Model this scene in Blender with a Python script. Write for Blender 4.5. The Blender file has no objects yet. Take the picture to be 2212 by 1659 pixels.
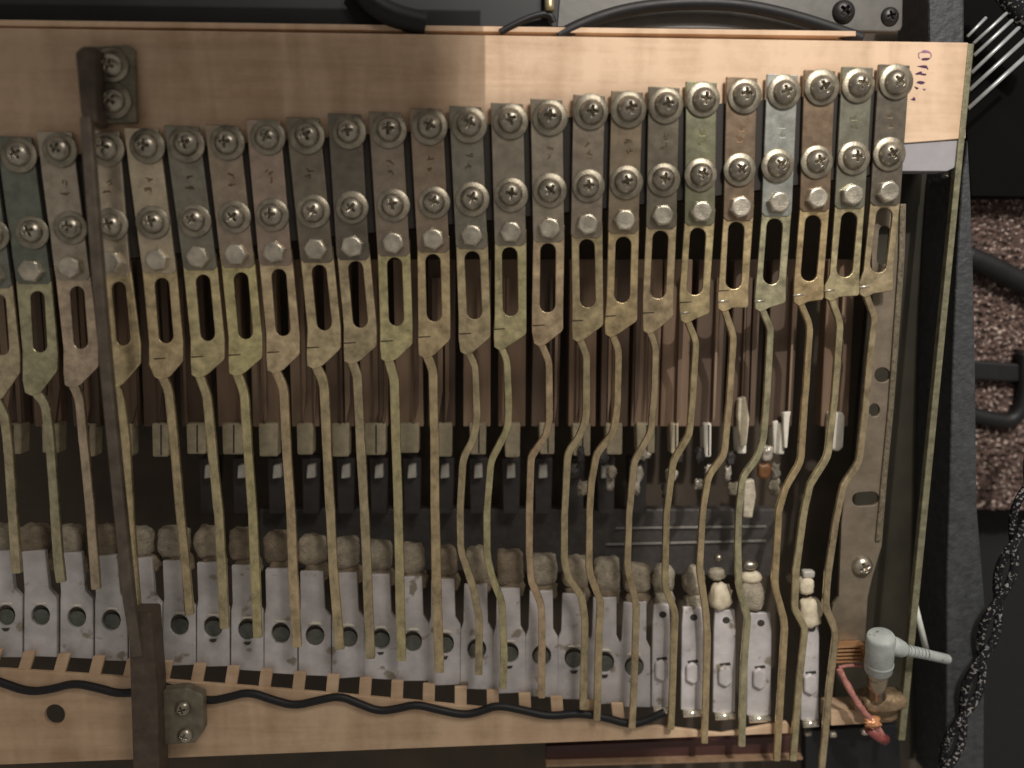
import bpy, bmesh, math, random
from mathutils import Vector, Matrix, noise
random.seed(7)
sc = bpy.context.scene
COL = sc.collection

# ------------------------------------------------------------------ camera
# work in "picture units": 1 unit = 1/6000 m on the rail's face; z (towards the viewer) in the same unit
U = 1.0 / 6000.0
F = 1736.0
FWD = Vector((0.043, -0.13, -1.0)).normalized()
RIGHT = FWD.cross(Vector((0, 1, 0))).normalized()
UP = RIGHT.cross(FWD)
CAM = -FWD * (F * U)
cd = bpy.data.cameras.new('camera'); cam = bpy.data.objects.new('camera', cd); COL.objects.link(cam)
M = Matrix((RIGHT, UP, -FWD)).transposed().to_4x4(); M.translation = CAM
cam.matrix_world = M
cd.sensor_fit = 'HORIZONTAL'; cd.sensor_width = 36
cd.angle = 2 * math.atan(1106.0 / F)
cd.clip_start = 0.005; cd.clip_end = 20
cd.dof.use_dof = True; cd.dof.focus_distance = 0.294; cd.dof.aperture_fstop = 3.2
sc.camera = cam

def P(px, py, z=0.0):
    """point of the plane z (units) seen at picture position px,py"""
    d = FWD * F + RIGHT * (px - 1106.0) - UP * (py - 829.5)
    t = (z * U - CAM.z) / d.z
    return CAM + d * t
def S(px, py, z=0.0):
    return (P(px + 1, py, z) - P(px, py, z)).length

# ------------------------------------------------------------------ world and lamps
w = bpy.data.worlds.new('World'); sc.world = w; w.use_nodes = True
w.node_tree.nodes['Background'].inputs[0].default_value = (1.0, 0.92, 0.83, 1)
w.node_tree.nodes['Background'].inputs[1].default_value = 0.24
def area(name, loc, target, size, power, col):
    ld = bpy.data.lights.new(name, 'AREA'); ld.shape = 'DISK'; ld.size = size; ld.energy = power; ld.color = col
    o = bpy.data.objects.new(name, ld); COL.objects.link(o); o.location = loc
    o.rotation_euler = (Vector(target) - Vector(loc)).to_track_quat('-Z', 'Y').to_euler()
    return o
LAMP = Vector((0.17, 0.56, 0.60))
area('room_lamp', LAMP, (0.08, 0.0, 0.0), 0.010, 3.4, (1.0, 0.95, 0.90))
area('bounce_fill', (0.20, 0.47, 0.44), (0.02, -0.03, 0.0), 0.22, 2.2, (1.0, 0.94, 0.87))  # added soft fill lamp standing in for light off the room
vs = sc.view_settings
vs.view_transform = 'Standard'; vs.look = 'None'; vs.exposure = 0.0; vs.gamma = 1.0; vs.use_curve_mapping = False

# ------------------------------------------------------------------ materials
def lin(c):
    return tuple((x / 255 / 12.92) if x <= 10 else (((x / 255) + 0.055) / 1.055) ** 2.4 for x in c)
MATS = {}
def mat(name, rgb, rough=0.5, metal=0.0, var=0.25, scale=400.0, bump=0.0, bscale=None, stretch=(1, 1, 1), speck=None, gain=1.0, spec=0.5, rv=0.13):
    if name in MATS: return MATS[name]
    m = bpy.data.materials.new(name); m.use_nodes = True
    nt = m.node_tree; N = nt.nodes; L = nt.links; b = N['Principled BSDF']
    c = tuple(min(1, x * gain) for x in lin(rgb))
    tc = N.new('ShaderNodeTexCoord'); mp = N.new('ShaderNodeMapping'); mp.inputs['Scale'].default_value = stretch
    off = random.random() * 3
    mp.inputs['Location'].default_value = (off, off * 0.7, 0)
    ge = N.new('ShaderNodeNewGeometry'); L.new(ge.outputs['Position'], mp.inputs['Vector'])
    n = N.new('ShaderNodeTexNoise'); n.inputs['Scale'].default_value = scale; n.inputs['Detail'].default_value = 5; n.inputs['Roughness'].default_value = 0.62
    L.new(mp.outputs[0], n.inputs['Vector'])
    r = N.new('ShaderNodeValToRGB'); e = r.color_ramp.elements
    e[0].position = 0.28; e[1].position = 0.72
    e[0].color = tuple(x * (1 - var) for x in c) + (1,); e[1].color = tuple(min(1, x * (1 + var)) for x in c) + (1,)
    L.new(n.outputs['Fac'], r.inputs['Fac'])
    colout = r.outputs['Color']
    if speck:
        rgb2, thr, ss = speck
        n2 = N.new('ShaderNodeTexNoise'); n2.inputs['Scale'].default_value = ss; n2.inputs['Detail'].default_value = 3
        L.new(mp.outputs[0], n2.inputs['Vector'])
        r2 = N.new('ShaderNodeValToRGB'); r2.color_ramp.elements[0].position = thr; r2.color_ramp.elements[1].position = min(1, thr + 0.06)
        r2.color_ramp.elements[0].color = (0, 0, 0, 1); r2.color_ramp.elements[1].color = (1, 1, 1, 1)
        L.new(n2.outputs['Fac'], r2.inputs['Fac'])
        mx = N.new('ShaderNodeMixRGB'); L.new(r2.outputs['Color'], mx.inputs['Fac']); L.new(colout, mx.inputs[1]); mx.inputs[2].default_value = lin(rgb2) + (1,)
        colout = mx.outputs[0]
    L.new(colout, b.inputs['Base Color'])
    rr = N.new('ShaderNodeMapRange'); rr.inputs['To Min'].default_value = max(0.03, rough - rv); rr.inputs['To Max'].default_value = min(1, rough + rv)
    L.new(n.outputs['Fac'], rr.inputs['Value']); L.new(rr.outputs[0], b.inputs['Roughness'])
    b.inputs['Metallic'].default_value = metal
    b.inputs['Specular IOR Level'].default_value = spec
    if bump:
        n3 = N.new('ShaderNodeTexNoise'); n3.inputs['Scale'].default_value = bscale or scale * 2; n3.inputs['Detail'].default_value = 4
        L.new(mp.outputs[0], n3.inputs['Vector'])
        bp = N.new('ShaderNodeBump'); bp.inputs['Strength'].default_value = bump; bp.inputs['Distance'].default_value = 0.0006
        L.new(n3.outputs['Fac'], bp.inputs['Height']); L.new(bp.outputs[0], b.inputs['Normal'])
    MATS[name] = m
    return m
def wood_mat(name, rgb, dark, gain=1.0, axis=0):
    m = bpy.data.materials.new(name); m.use_nodes = True
    nt = m.node_tree; N = nt.nodes; L = nt.links; b = N['Principled BSDF']
    tc = N.new('ShaderNodeTexCoord')
    mp = N.new('ShaderNodeMapping'); mp.inputs['Scale'].default_value = (8, 110, 60) if axis == 0 else (70, 8, 60)
    L.new(tc.outputs['Object'], mp.inputs['Vector'])
    n = N.new('ShaderNodeTexNoise'); n.inputs['Scale'].default_value = 1.5; n.inputs['Detail'].default_value = 8; n.inputs['Roughness'].default_value = 0.6; n.inputs['Distortion'].default_value = 0.6
    L.new(mp.outputs[0], n.inputs['Vector'])
    mp2 = N.new('ShaderNodeMapping'); mp2.inputs['Scale'].default_value = (55, 9, 9); L.new(tc.outputs['Object'], mp2.inputs['Vector'])
    n2 = N.new('ShaderNodeTexNoise'); n2.inputs['Scale'].default_value = 1.0; n2.inputs['Detail'].default_value = 2; n2.inputs['Distortion'].default_value = 1.2
    L.new(mp2.outputs[0], n2.inputs['Vector'])
    n4 = N.new('ShaderNodeTexNoise'); n4.inputs['Scale'].default_value = 240; n4.inputs['Detail'].default_value = 6; n4.inputs['Roughness'].default_value = 0.7
    L.new(tc.outputs['Object'], n4.inputs['Vector'])
    a = N.new('ShaderNodeMath'); a.operation = 'ADD'; L.new(n.outputs['Fac'], a.inputs[0])
    s2 = N.new('ShaderNodeMath'); s2.operation = 'MULTIPLY_ADD'; L.new(n2.outputs['Fac'], s2.inputs[0]); s2.inputs[1].default_value = 1.3; s2.inputs[2].default_value = -0.65
    L.new(s2.outputs[0], a.inputs[1])
    a2 = N.new('ShaderNodeMath'); a2.operation = 'MULTIPLY_ADD'; L.new(n4.outputs['Fac'], a2.inputs[0]); a2.inputs[1].default_value = 0.55; L.new(a.outputs[0], a2.inputs[2])
    r = N.new('ShaderNodeValToRGB'); e = r.color_ramp.elements; e[0].position = 0.42; e[1].position = 1.1
    e[1].position = 1.0
    e[0].color = tuple(min(1, x * gain) for x in lin(dark)) + (1,); e[1].color = tuple(min(1, x * gain) for x in lin(rgb)) + (1,)
    L.new(a2.outputs[0], r.inputs['Fac']); L.new(r.outputs[0], b.inputs['Base Color'])
    b.inputs['Roughness'].default_value = 0.62; b.inputs['Specular IOR Level'].default_value = 0.25
    bp = N.new('ShaderNodeBump'); bp.inputs['Strength'].default_value = 0.25; bp.inputs['Distance'].default_value = 0.0003
    L.new(a2.outputs[0], bp.inputs['Height']); L.new(bp.outputs[0], b.inputs['Normal'])
    MATS[name] = m
    return m

m_wood = wood_mat('maple', (226, 196, 166), (190, 158, 128))
m_wood2 = wood_mat('maple_lower', (218, 188, 156), (182, 151, 121))
m_steel = mat('screw_steel', (170, 162, 147), 0.34, 0.9, 0.45, 260, 0.08, 900)
m_washer = mat('washer_steel', (156, 148, 131), 0.42, 0.75, 0.42, 220, 0.15, 1200)
m_bolt = mat('bolt_steel', (194, 186, 169), 0.36, 0.75, 0.35, 240, 0.2, 1500)
m_dark = mat('black_void', (80, 70, 58), 0.8, 0, 0.3, 60)
m_black = mat('black_rubber', (20, 19, 20), 0.55, 0, 0.3, 200)
m_darkscrew = mat('black_screw', (48, 46, 46), 0.4, 0.5, 0.3, 500)

# ------------------------------------------------------------------ mesh helpers
def link(name, me, m, parent=None, loc=(0, 0, 0)):
    o = bpy.data.objects.new(name, me); COL.objects.link(o); o.location = loc
    if m is not None and len(me.materials) == 0: me.materials.append(m)
    if parent is not None: o.parent = parent
    return o
def root_of(p):
    while p.parent: p = p.parent
    return p
def base(parent):
    v = Vector((0, 0, 0)); q = parent
    while q is not None: v = v + q.location; q = q.parent
    return v
def obj(name, bm, m, parent=None, smooth=False, bevel=0.0, seg=2, origin=None):
    """bm is in world coordinates; one mesh object"""
    if parent is not None: o0 = base(parent)
    elif origin is not None: o0 = Vector(origin)
    else:
        o0 = Vector((0, 0, 0)); bm.verts.ensure_lookup_table()
        for v in bm.verts: o0 += v.co
        o0 /= max(1, len(bm.verts))
    for v in bm.verts: v.co -= o0
    bmesh.ops.recalc_face_normals(bm, faces=bm.faces)
    me = bpy.data.meshes.new(name); bm.to_mesh(me); bm.free()
    if smooth:
        for p in me.polygons: p.use_smooth = True
    o = link(name, me, m, parent, (0, 0, 0) if parent is not None else o0)
    if bevel:
        md = o.modifiers.new('bevel', 'BEVEL'); md.width = bevel * U; md.segments = seg; md.limit_method = 'ANGLE'; md.angle_limit = math.radians(35)
    return o
def tag(o, label, cat, group=None):
    o['label'] = label; o['category'] = cat
    if group: o['group'] = group
    return o
def struct(o, label=None):
    o['kind'] = 'structure'
    if label: o['label'] = label
    return o
def thing(name, at, label, cat, group=None):
    o = bpy.data.objects.new(name, None); COL.objects.link(o); o.location = at; o.empty_display_size = 0.005
    return tag(o, label, cat, group)
def prism(pts, zf, zb, holes=(), bm=None):
    """outline in picture units on the plane zf, taken straight back to zb"""
    bm = bm or bmesh.new()
    edges = []
    for loop in [pts] + list(holes):
        vs_ = [bm.verts.new(P(x, y, zf)) for x, y in loop]
        for i in range(len(vs_)): edges.append(bm.edges.new((vs_[i], vs_[(i + 1) % len(vs_)])))
    if holes:
        r = bmesh.ops.triangle_fill(bm, use_beauty=True, use_dissolve=False, edges=edges)
        faces = [f for f in r['geom'] if isinstance(f, bmesh.types.BMFace)]
    else:
        vv = [e.verts[0] for e in edges]
        faces = [bm.faces.new([v for v in vs_])]
    r = bmesh.ops.extrude_face_region(bm, geom=faces)
    for v in [g for g in r['geom'] if isinstance(g, bmesh.types.BMVert)]:
        v.co.z += (zb - zf) * U
    return bm
def box(x0, y0, x1, y1, zf, zb, bm=None):
    return prism([(x0, y0), (x1, y0), (x1, y1), (x0, y1)], zf, zb, bm=bm)
def ellipse(cx, cy, rx, ry, n=20, a0=0.0):
    return [(cx + rx * math.cos(2 * math.pi * i / n + a0), cy + ry * math.sin(2 * math.pi * i / n + a0)) for i in range(n)]
def capsule(x0, y0, x1, y1, r, n=7):
    dx, dy = x1 - x0, y1 - y0; a = math.atan2(dy, dx)
    pts = [(x1 + r * math.cos(a - math.pi / 2 + math.pi * i / n), y1 + r * math.sin(a - math.pi / 2 + math.pi * i / n)) for i in range(n + 1)]
    pts += [(x0 + r * math.cos(a + math.pi / 2 + math.pi * i / n), y0 + r * math.sin(a + math.pi / 2 + math.pi * i / n)) for i in range(n + 1)]
    return pts
def chaikin(pts, it=2):
    for _ in range(it):
        q = [pts[0]]
        for a, b in zip(pts[:-1], pts[1:]):
            q.append(tuple(0.75 * u + 0.25 * v for u, v in zip(a, b))); q.append(tuple(0.25 * u + 0.75 * v for u, v in zip(a, b)))
        q.append(pts[-1]); pts = q
    return pts
def tube(pts, r, n=10, bm=None, caps=True, wob=0.0):
    """pts: (px,py,z[,r]) ; r in units"""
    bm = bm or bmesh.new()
    W = [P(p[0], p[1], p[2]) for p in pts]
    R = [(p[3] if len(p) > 3 else r) * U for p in pts]
    rings = []; ref = Vector((0, 0, 1))
    for i, c in enumerate(W):
        t = (W[min(i + 1, len(W) - 1)] - W[max(i - 1, 0)]).normalized()
        rf = ref if abs(t.dot(ref)) < 0.95 else Vector((1, 0, 0))
        a = t.cross(rf).normalized(); b = a.cross(t)
        rr = R[i] * (1 + wob * (random.random() - 0.5))
        rings.append([bm.verts.new(c + a * rr * math.cos(2 * math.pi * k / n) + b * rr * math.sin(2 * math.pi * k / n)) for k in range(n)])
    for q, s in zip(rings[:-1], rings[1:]):
        for k in range(n): bm.faces.new((q[k], q[(k + 1) % n], s[(k + 1) % n], s[k]))
    if caps: bm.faces.new(rings[0][::-1]); bm.faces.new(rings[-1])
    return bm
def strip(pts, wd, th):
    """flat bent strip: pts (px,py,z); width wd in the picture plane, thickness th in depth"""
    bm = bmesh.new(); rings = []
    for i, p in enumerate(pts):
        a = pts[max(i - 1, 0)]; b = pts[min(i + 1, len(pts) - 1)]
        dx, dy = b[0] - a[0], b[1] - a[1]; l = math.hypot(dx, dy) or 1
        nx, ny = -dy / l, dx / l
        h = (p[3] if len(p) > 3 else wd) / 2
        q0 = P(p[0] + nx * h, p[1] + ny * h, p[2]); q1 = P(p[0] - nx * h, p[1] - ny * h, p[2])
        dz = Vector((0, 0, -th * U))
        rings.append([bm.verts.new(v) for v in (q0, q1, q1 + dz, q0 + dz)])
    for q, s in zip(rings[:-1], rings[1:]):
        for k in range(4): bm.faces.new((q[k], q[(k + 1) % 4], s[(k + 1) % 4], s[k]))
    bm.faces.new(rings[0]); bm.faces.new(rings[-1][::-1])
    return bm
def blob(cx, cy, z, rx, ry, rz, rough=0.08, sq=2.6):
    """rounded block: super-ellipsoid with an uneven skin"""
    bm = bmesh.new(); bmesh.ops.create_icosphere(bm, subdivisions=3, radius=1)
    c = P(cx, cy, z); sd = random.random() * 50
    for v in bm.verts:
        d = v.co.normalized()
        k = (abs(d.x) ** sq + abs(d.y) ** sq + abs(d.z) ** sq) ** (-1 / sq)
        f = k * (1 + rough * noise.noise(d * 2.2 + Vector((sd, 0, 0))) + 0.45 * rough * noise.noise(d * 7 + Vector((0, sd, 0))))
        v.co = c + Vector((d.x * rx * f, d.y * ry * f, d.z * rz * f)) * U
    return bm

# shared screw meshes (local: axis +z, unit = picture unit * U)
def head_mesh(name, R, H, slot='cross'):
    n = 52; bm = bmesh.new(); g = {}
    for i in range(n + 1):
        for j in range(n + 1):
            u = 2 * i / n - 1; v = 2 * j / n - 1
            x = u * math.sqrt(1 - v * v / 2); y = v * math.sqrt(1 - u * u / 2)
            r = min(1, math.hypot(x, y)); h = H * (1 - r ** 2.3) ** 0.6 if r < 1 else 0
            arm = 0.135 - 0.05 * r
            dcr = min(max(abs(x) - arm, abs(y) - 0.46), max(abs(y) - arm, abs(x) - 0.46))
            if slot == 'cross':
                k = min(1, max(0, (0.02 - dcr) / 0.045)); h -= k * H * max(0.1, 0.95 - 1.1 * r)
            g[i, j] = bm.verts.new((x * R * U, y * R * U, h * U))
    for i in range(n):
        for j in range(n): bm.faces.new((g[i, j], g[i + 1, j], g[i + 1, j + 1], g[i, j + 1]))
    bmesh.ops.recalc_face_normals(bm, faces=bm.faces)
    me = bpy.data.meshes.new(name); bm.to_mesh(me); bm.free()
    for p in me.polygons: p.use_smooth = True
    return me
def lathe_mesh(name, prof, n=32, hexa=None):
    bm = bmesh.new(); rings = []
    for r, z in prof:
        if r == 0: rings.append([bm.verts.new((0, 0, z * U))])
        else: rings.append([bm.verts.new((r * U * math.cos(2 * math.pi * k / n), r * U * math.sin(2 * math.pi * k / n), z * U)) for k in range(n)])
    for q, s in zip(rings[:-1], rings[1:]):
        for k in range(n):
            if len(s) == 1: bm.faces.new((q[k], q[(k + 1) % n], s[0]))
            elif len(q) == 1: bm.faces.new((q[0], s[(k + 1) % n], s[k]))
            else: bm.faces.new((q[k], q[(k + 1) % n], s[(k + 1) % n], s[k]))
    bmesh.ops.recalc_face_normals(bm, faces=bm.faces)
    me = bpy.data.meshes.new(name); bm.to_mesh(me); bm.free()
    for p in me.polygons: p.use_smooth = True
    return me
HEAD = head_mesh('screw_head', 25, 18); HEAD.materials.append(m_steel)
HEAD_D = head_mesh('dark_screw_head', 20, 10); HEAD_D.materials.append(m_darkscrew)
WASH = lathe_mesh('washer', [(13, 0), (34.5, 0), (35.6, 1), (35.6, 4), (34.5, 5.2), (20, 5.6), (13, 5.6)]); WASH.materials.append(m_washer)
def hex_mesh():
    bm = bmesh.new(); n = 24
    def hexr(a): a = (a + math.pi / 6) % (math.pi / 3) - math.pi / 6; return 1 / math.cos(a)
    rings = []
    for r, z, hx in ((21, 0, 1), (21, 9, 1), (20.5, 12, .75), (19.5, 14.5, .15), (17, 15.6, 0), (8, 15.2, 0)):
        rings.append([bm.verts.new(((r * (1 + hx * (hexr(2 * math.pi * k / n) - 1))) * U * math.cos(2 * math.pi * k / n), (r * (1 + hx * (hexr(2 * math.pi * k / n) - 1))) * U * math.sin(2 * math.pi * k / n), z * U)) for k in range(n)])
    for q, s in zip(rings[:-1], rings[1:]):
        for k in range(n): bm.faces.new((q[k], q[(k + 1) % n], s[(k + 1) % n], s[k]))
    bm.faces.new(rings[-1])
    me = bpy.data.meshes.new('hex_bolt'); bm.to_mesh(me); bm.free(); me.materials.append(m_bolt)
    return me
HEX = hex_mesh()
def place(name, me, px, py, z, parent, rz=0.0, sc_=1.0, tilt=(0, 0)):
    o = bpy.data.objects.new(name, me); COL.objects.link(o)
    o.parent = parent; o.location = P(px, py, z) - base(parent); o.rotation_euler = (tilt[0], tilt[1], rz); o.scale = (sc_,) * 3
    return o
def screw(px, py, z, parent, sc_=1.0, rz=None, washer=True):
    sc_ *= random.uniform(0.96, 1.04)
    rz = random.uniform(0, 1.57) if rz is None else rz
    t = (random.uniform(-.05, .05), random.uniform(-.05, .05))
    if washer:
        s = place('screw', HEAD, px, py, z + 5.4, parent, rz, sc_, t)
        wz = bpy.data.objects.new('washer', WASH); COL.objects.link(wz); wz.parent = s
        wz.location = (random.uniform(-2, 2) * U, random.uniform(-2, 2) * U, -5.4 * U); wz.rotation_euler = (-t[0], -t[1], 0)
        return s
    return place('screw', HEAD, px, py, z, parent, rz, sc_, t)

# ------------------------------------------------------------------ setting behind everything
struct(obj('case_interior', box(-500, -300, 2070, 2000, -330, -360), m_dark))
struct(obj('case_floor', box(1980, 1075, 2700, 2100, -330, -360), mat('floor_cloth', (26, 25, 26), 0.9, 0, 0.3, 300, 0.4, 900)))
# carpet: displaced sheet with tufts
bm = bmesh.new(); nx, ny = 110, 260; g = {}
for i in range(nx + 1):
    for j in range(ny + 1):
        p = P(2060 + 300 * i / nx, 400 + 700 * j / ny, -230); p.z += 10 * U * noise.noise(p * 600) + 9 * U * noise.noise(p * 1400)
        g[i, j] = bm.verts.new(p)
for i in range(nx):
    for j in range(ny): bm.faces.new((g[i, j], g[i + 1, j], g[i + 1, j + 1], g[i, j + 1]))
struct(obj('carpet', bm, mat('carpet_pile', (98, 78, 70), 0.95, 0, 0.95, 420, 1.0, 900, speck=((190, 172, 160), 0.58, 620), gain=0.75), smooth=True))

# ------------------------------------------------------------------ added light blocker (out of frame, cut to the wanted shade)
def shade_edge(target, h):          # where a ray lamp->target crosses the plane z = h
    t = (LAMP.z - h) / (LAMP.z - target.z); return LAMP + (target - LAMP) * t
def slab(pts, h, th):
    bm = bmesh.new()
    lo = [bm.verts.new((x, y, h)) for x, y in pts]; hi = [bm.verts.new((x, y, h + th)) for x, y in pts]
    bm.faces.new(lo); bm.faces.new(hi)
    for k in range(len(pts)): bm.faces.new((lo[k], lo[(k + 1) % len(pts)], hi[(k + 1) % len(pts)], hi[k]))
    return bm
blocker = thing('shade_blocker', (-0.2, 0.4, 0.05), 'added unseen blocker in front of the instrument, shading all but its upper right', 'blocker')
h1 = 250 * U; xe = shade_edge(P(1048, 120, 0), h1).x; ye = P(700, -45, 250).y
m_blocker = mat('blocker_brown', (70, 58, 48), 0.7, 0, 0.2, 40)
obj('blocker_edge', slab([(-0.3, ye), (xe, ye), (xe, ye + 0.040), (-0.3, ye + 0.040)], h1, 0.006), m_blocker, blocker)
h2 = 0.315
pp = [shade_edge(P(x, y, 0), h2) for x, y in ((-300, 110), (1000, 110), (1030, 218), (1230, 206), (1425, 190), (1500, 420), (1480, 900), (1420, 1900), (-300, 1900))]  # added panel, outline projected back from the wanted shade edges
obj('blocker_panel', slab([(p.x, p.y) for p in pp], h2, 0.006), m_blocker, blocker)

# ------------------------------------------------------------------ upper rail
rail = thing('upper_rail', P(1106, 92, -45), 'pale maple rail across the top, lit at its right end', 'rail')
obj('board', prism([(-120, 58), (2092, 92), (2086, 299), (-120, 470)], 0, -90), m_wood, rail, bevel=1.5)
obj('top_lip', prism([(-120, 41), (1849, 67), (1849, 78), (-120, 54)], -12, -80), m_wood, rail, bevel=1)
# violet stamp, worn
ink = mat('violet_ink', (74, 40, 78), 0.8, 0, 0.4, 900)
ink2 = mat('violet_ink_faint', (150, 108, 140), 0.8, 0, 0.3, 900)
def zs(pts): return [(1942 + x * 0.0859, 87.8 + y * 0.0859) for x, y in pts]
def inkpart(pts, m): obj('stamp_mark', prism(zs(pts), 0.7, 0.15), m, rail)
inkpart([(560, 280), (600, 245), (650, 235), (720, 250), (790, 285), (815, 330), (760, 310), (680, 300), (600, 305)], ink2)
inkpart([(560, 470), (590, 440), (680, 430), (790, 435), (770, 470), (700, 492), (610, 495)], ink)
inkpart([(480, 330), (500, 300), (560, 280), (570, 292), (515, 318), (500, 400), (540, 440), (530, 452), (485, 420)], ink2)
inkpart([(800, 320), (822, 330), (822, 410), (790, 440), (795, 400)], ink2)
inkpart([(450, 640), (520, 630), (610, 618), (690, 622), (720, 665), (740, 735), (690, 690), (600, 680), (500, 655)], ink)
inkpart([(410, 830), (470, 800), (530, 772), (590, 780), (570, 815), (640, 830), (690, 830), (685, 870), (610, 870), (520, 850), (430, 855)], ink)
inkpart([(440, 1060), (470, 1022), (520, 1012), (600, 1020), (660, 1050), (620, 1085), (560, 1095), (500, 1075)], ink)
inkpart([(385, 1148), (440, 1165), (495, 1190), (480, 1220), (430, 1218)], ink)
inkpart([(590, 1215), (630, 1200), (675, 1210), (670, 1250), (630, 1250)], ink2)
inkpart([(290, 1475), (340, 1460), (370, 1410), (410, 1450), (415, 1500), (370, 1505), (330, 1490)], ink)

tag(obj('grey_end_block', prism([(1925, 299), (2071, 303), (2068, 350), (2061, 363), (2046, 370), (1925, 370)], -4, -50), mat('grey_felt', (158, 155, 158), 0.85, 0, 0.08, 200, 0.1), bevel=2),
    'smooth grey block under the right end of the maple rail', 'block')
tag(obj('mounting_strip', prism([(-120, 352), (900, 283), (1500, 228), (1948, 190), (1932, 372), (1500, 430), (-120, 600)], 7, -40), mat('strip_metal', (40, 34, 28), 0.6, 0.2), bevel=1.5),
    'dark strip showing in the gaps between the slotted levers', 'strip')
tag(obj('small_peg', tube([(2041, 366, -30), (2041, 383, -25)], 7), mat('peg_metal', (150, 146, 130), 0.4, 0.5)), 'small metal peg just below the grey block', 'peg')

# ------------------------------------------------------------------ slotted levers with long bent rods
S1 = [(-45, 341), (40, 333), (127, 322), (228, 320), (315, 315), (402, 310), (489, 308), (577, 297), (663, 292), (752, 284), (840, 280), (928, 273), (1013, 268), (1102, 261), (1187, 252), (1278, 243), (1360, 235), (1440, 226), (1521, 215), (1608, 205), (1695, 199), (1776, 190), (1857, 183), (1936, 178)]
S2 = [(-18, 509), (68, 500), (152, 491), (239, 486), (330, 480), (418, 475), (505, 469), (586, 464), (676, 456), (760, 450), (848, 443), (937, 437), (1020, 429), (1103, 419), (1187, 412), (1270, 402), (1352, 393), (1433, 387), (1515, 377), (1598, 366), (1682, 357), (1766, 348), (1845, 340), (1922, 333)]
BO = [(-15, 594), (70, 585), (155, 577), (243, 567), (342, 562), (430, 555), (512, 550), (594, 545), (683, 539), (762, 533), (850, 525), (936, 517), (1019, 509), (1103, 502), (1186, 494), (1268, 485), (1348, 476), (1430, 466), (1513, 458), (1597, 448), (1680, 438), (1762, 428), (1838, 422), (1915, 415)]
ST = [(-3, 640), (80, 632), (166, 622), (256, 612), (349, 604), (438, 597), (520, 592), (602, 585), (689, 576), (768, 568), (852, 560), (935, 553), (1020, 547), (1101, 538), (1184, 530), (1268, 521), (1347, 516), (1427, 503), (1508, 497), (1591, 484), (1674, 477), (1757, 470), (1835, 463), (1911, 454)]
SB = [(4, 766), (86, 760), (174, 752), (266, 745), (358, 740), (448, 735), (530, 731), (611, 724), (700, 712), (778, 706), (856, 702), (938, 692), (1025, 687), (1103, 680), (1183, 672), (1270, 661), (1344, 651), (1422, 642), (1501, 634), (1585, 621), (1666, 611), (1748, 604), (1825, 595), (1898, 585)]
RODS = [
 [(-20, 850), (8, 900), (16, 960), (25, 1106), (34, 1240)],
 [(64, 836), (96, 873), (106, 950), (117, 1106), (124, 1215), (130, 1260)],
 [(150, 820), (170, 862), (178, 950), (192, 1090), (206, 1275)],
 [(240, 820), (258, 860), (270, 960), (278, 1100), (288, 1250), (295, 1340)],
 [(343, 802), (364, 848), (375, 960), (388, 1106), (398, 1210), (408, 1330)],
 [(424, 798), (446, 856), (460, 1000), (471, 1106), (477, 1210), (484, 1360)],
 [(505, 794), (527, 848), (534, 960), (545, 1106), (549, 1210), (556, 1380)],
 [(588, 788), (612, 838), (618, 960), (628, 1106), (633, 1250), (641, 1400)],
 [(674, 778), (699, 826), (705, 960), (713, 1106), (718, 1210), (734, 1405)],
 [(754, 768), (772, 815), (778, 960), (787, 1106), (793, 1250), (800, 1425)],
 [(834, 764), (852, 822), (855, 960), (860, 1100), (863, 1250), (867, 1430)],
 [(915, 755), (935, 800), (938, 920), (939, 1100), (943, 1250), (949, 1455)],
 [(1003, 748), (1027, 793), (1030, 905), (1024, 946), (1000, 993), (994, 1106), (995, 1190), (1020, 1262), (1036, 1340), (1034, 1460)],
 [(1076, 738), (1096, 780), (1099, 886), (1096, 930), (1060, 998), (1052, 1106), (1052, 1200), (1062, 1246), (1084, 1302), (1089, 1406), (1087, 1490)],
 [(1162, 730), (1186, 780), (1187, 906), (1180, 942), (1147, 988), (1144, 1106), (1144, 1210), (1148, 1258), (1170, 1308), (1171, 1400), (1170, 1510)],
 [(1245, 720), (1267, 766), (1267, 900), (1257, 935), (1227, 980), (1220, 1106), (1220, 1215), (1228, 1250), (1258, 1290), (1264, 1340), (1260, 1535)],
 [(1316, 710), (1337, 758), (1334, 886), (1326, 935), (1289, 982), (1277, 1053), (1274, 1106), (1273, 1235), (1298, 1302), (1294, 1373), (1290, 1558)],
 [(1398, 703), (1417, 750), (1414, 853), (1407, 935), (1370, 1000), (1360, 1106), (1356, 1225), (1376, 1308), (1371, 1473), (1366, 1576)],
 [(1479, 680), (1505, 738), (1498, 853), (1490, 938), (1455, 998), (1441, 1106), (1437, 1268), (1460, 1325), (1455, 1440), (1450, 1578)],
 [(1560, 655), (1586, 728), (1575, 886), (1565, 985), (1532, 1028), (1519, 1106), (1512, 1225), (1525, 1315), (1529, 1373), (1523, 1608)],
 [(1640, 655), (1666, 712), (1658, 853), (1651, 946), (1637, 990), (1606, 1030), (1597, 1106), (1595, 1180), (1598, 1273), (1617, 1335), (1608, 1440), (1603, 1615)],
 [(1724, 642), (1751, 702), (1741, 853), (1731, 998), (1697, 1056), (1683, 1106), (1675, 1266), (1697, 1348), (1688, 1506), (1679, 1646)],
 [(1791, 632), (1816, 696), (1805, 853), (1789, 988), (1751, 1048), (1738, 1106), (1721, 1233), (1718, 1318), (1741, 1358), (1728, 1473), (1714, 1646)],
 [(1866, 624), (1891, 686), (1881, 770), (1871, 886), (1858, 998), (1823, 1050), (1806, 1130), (1789, 1252), (1785, 1313), (1808, 1366), (1792, 1506), (1774, 1690)],
]
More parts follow.
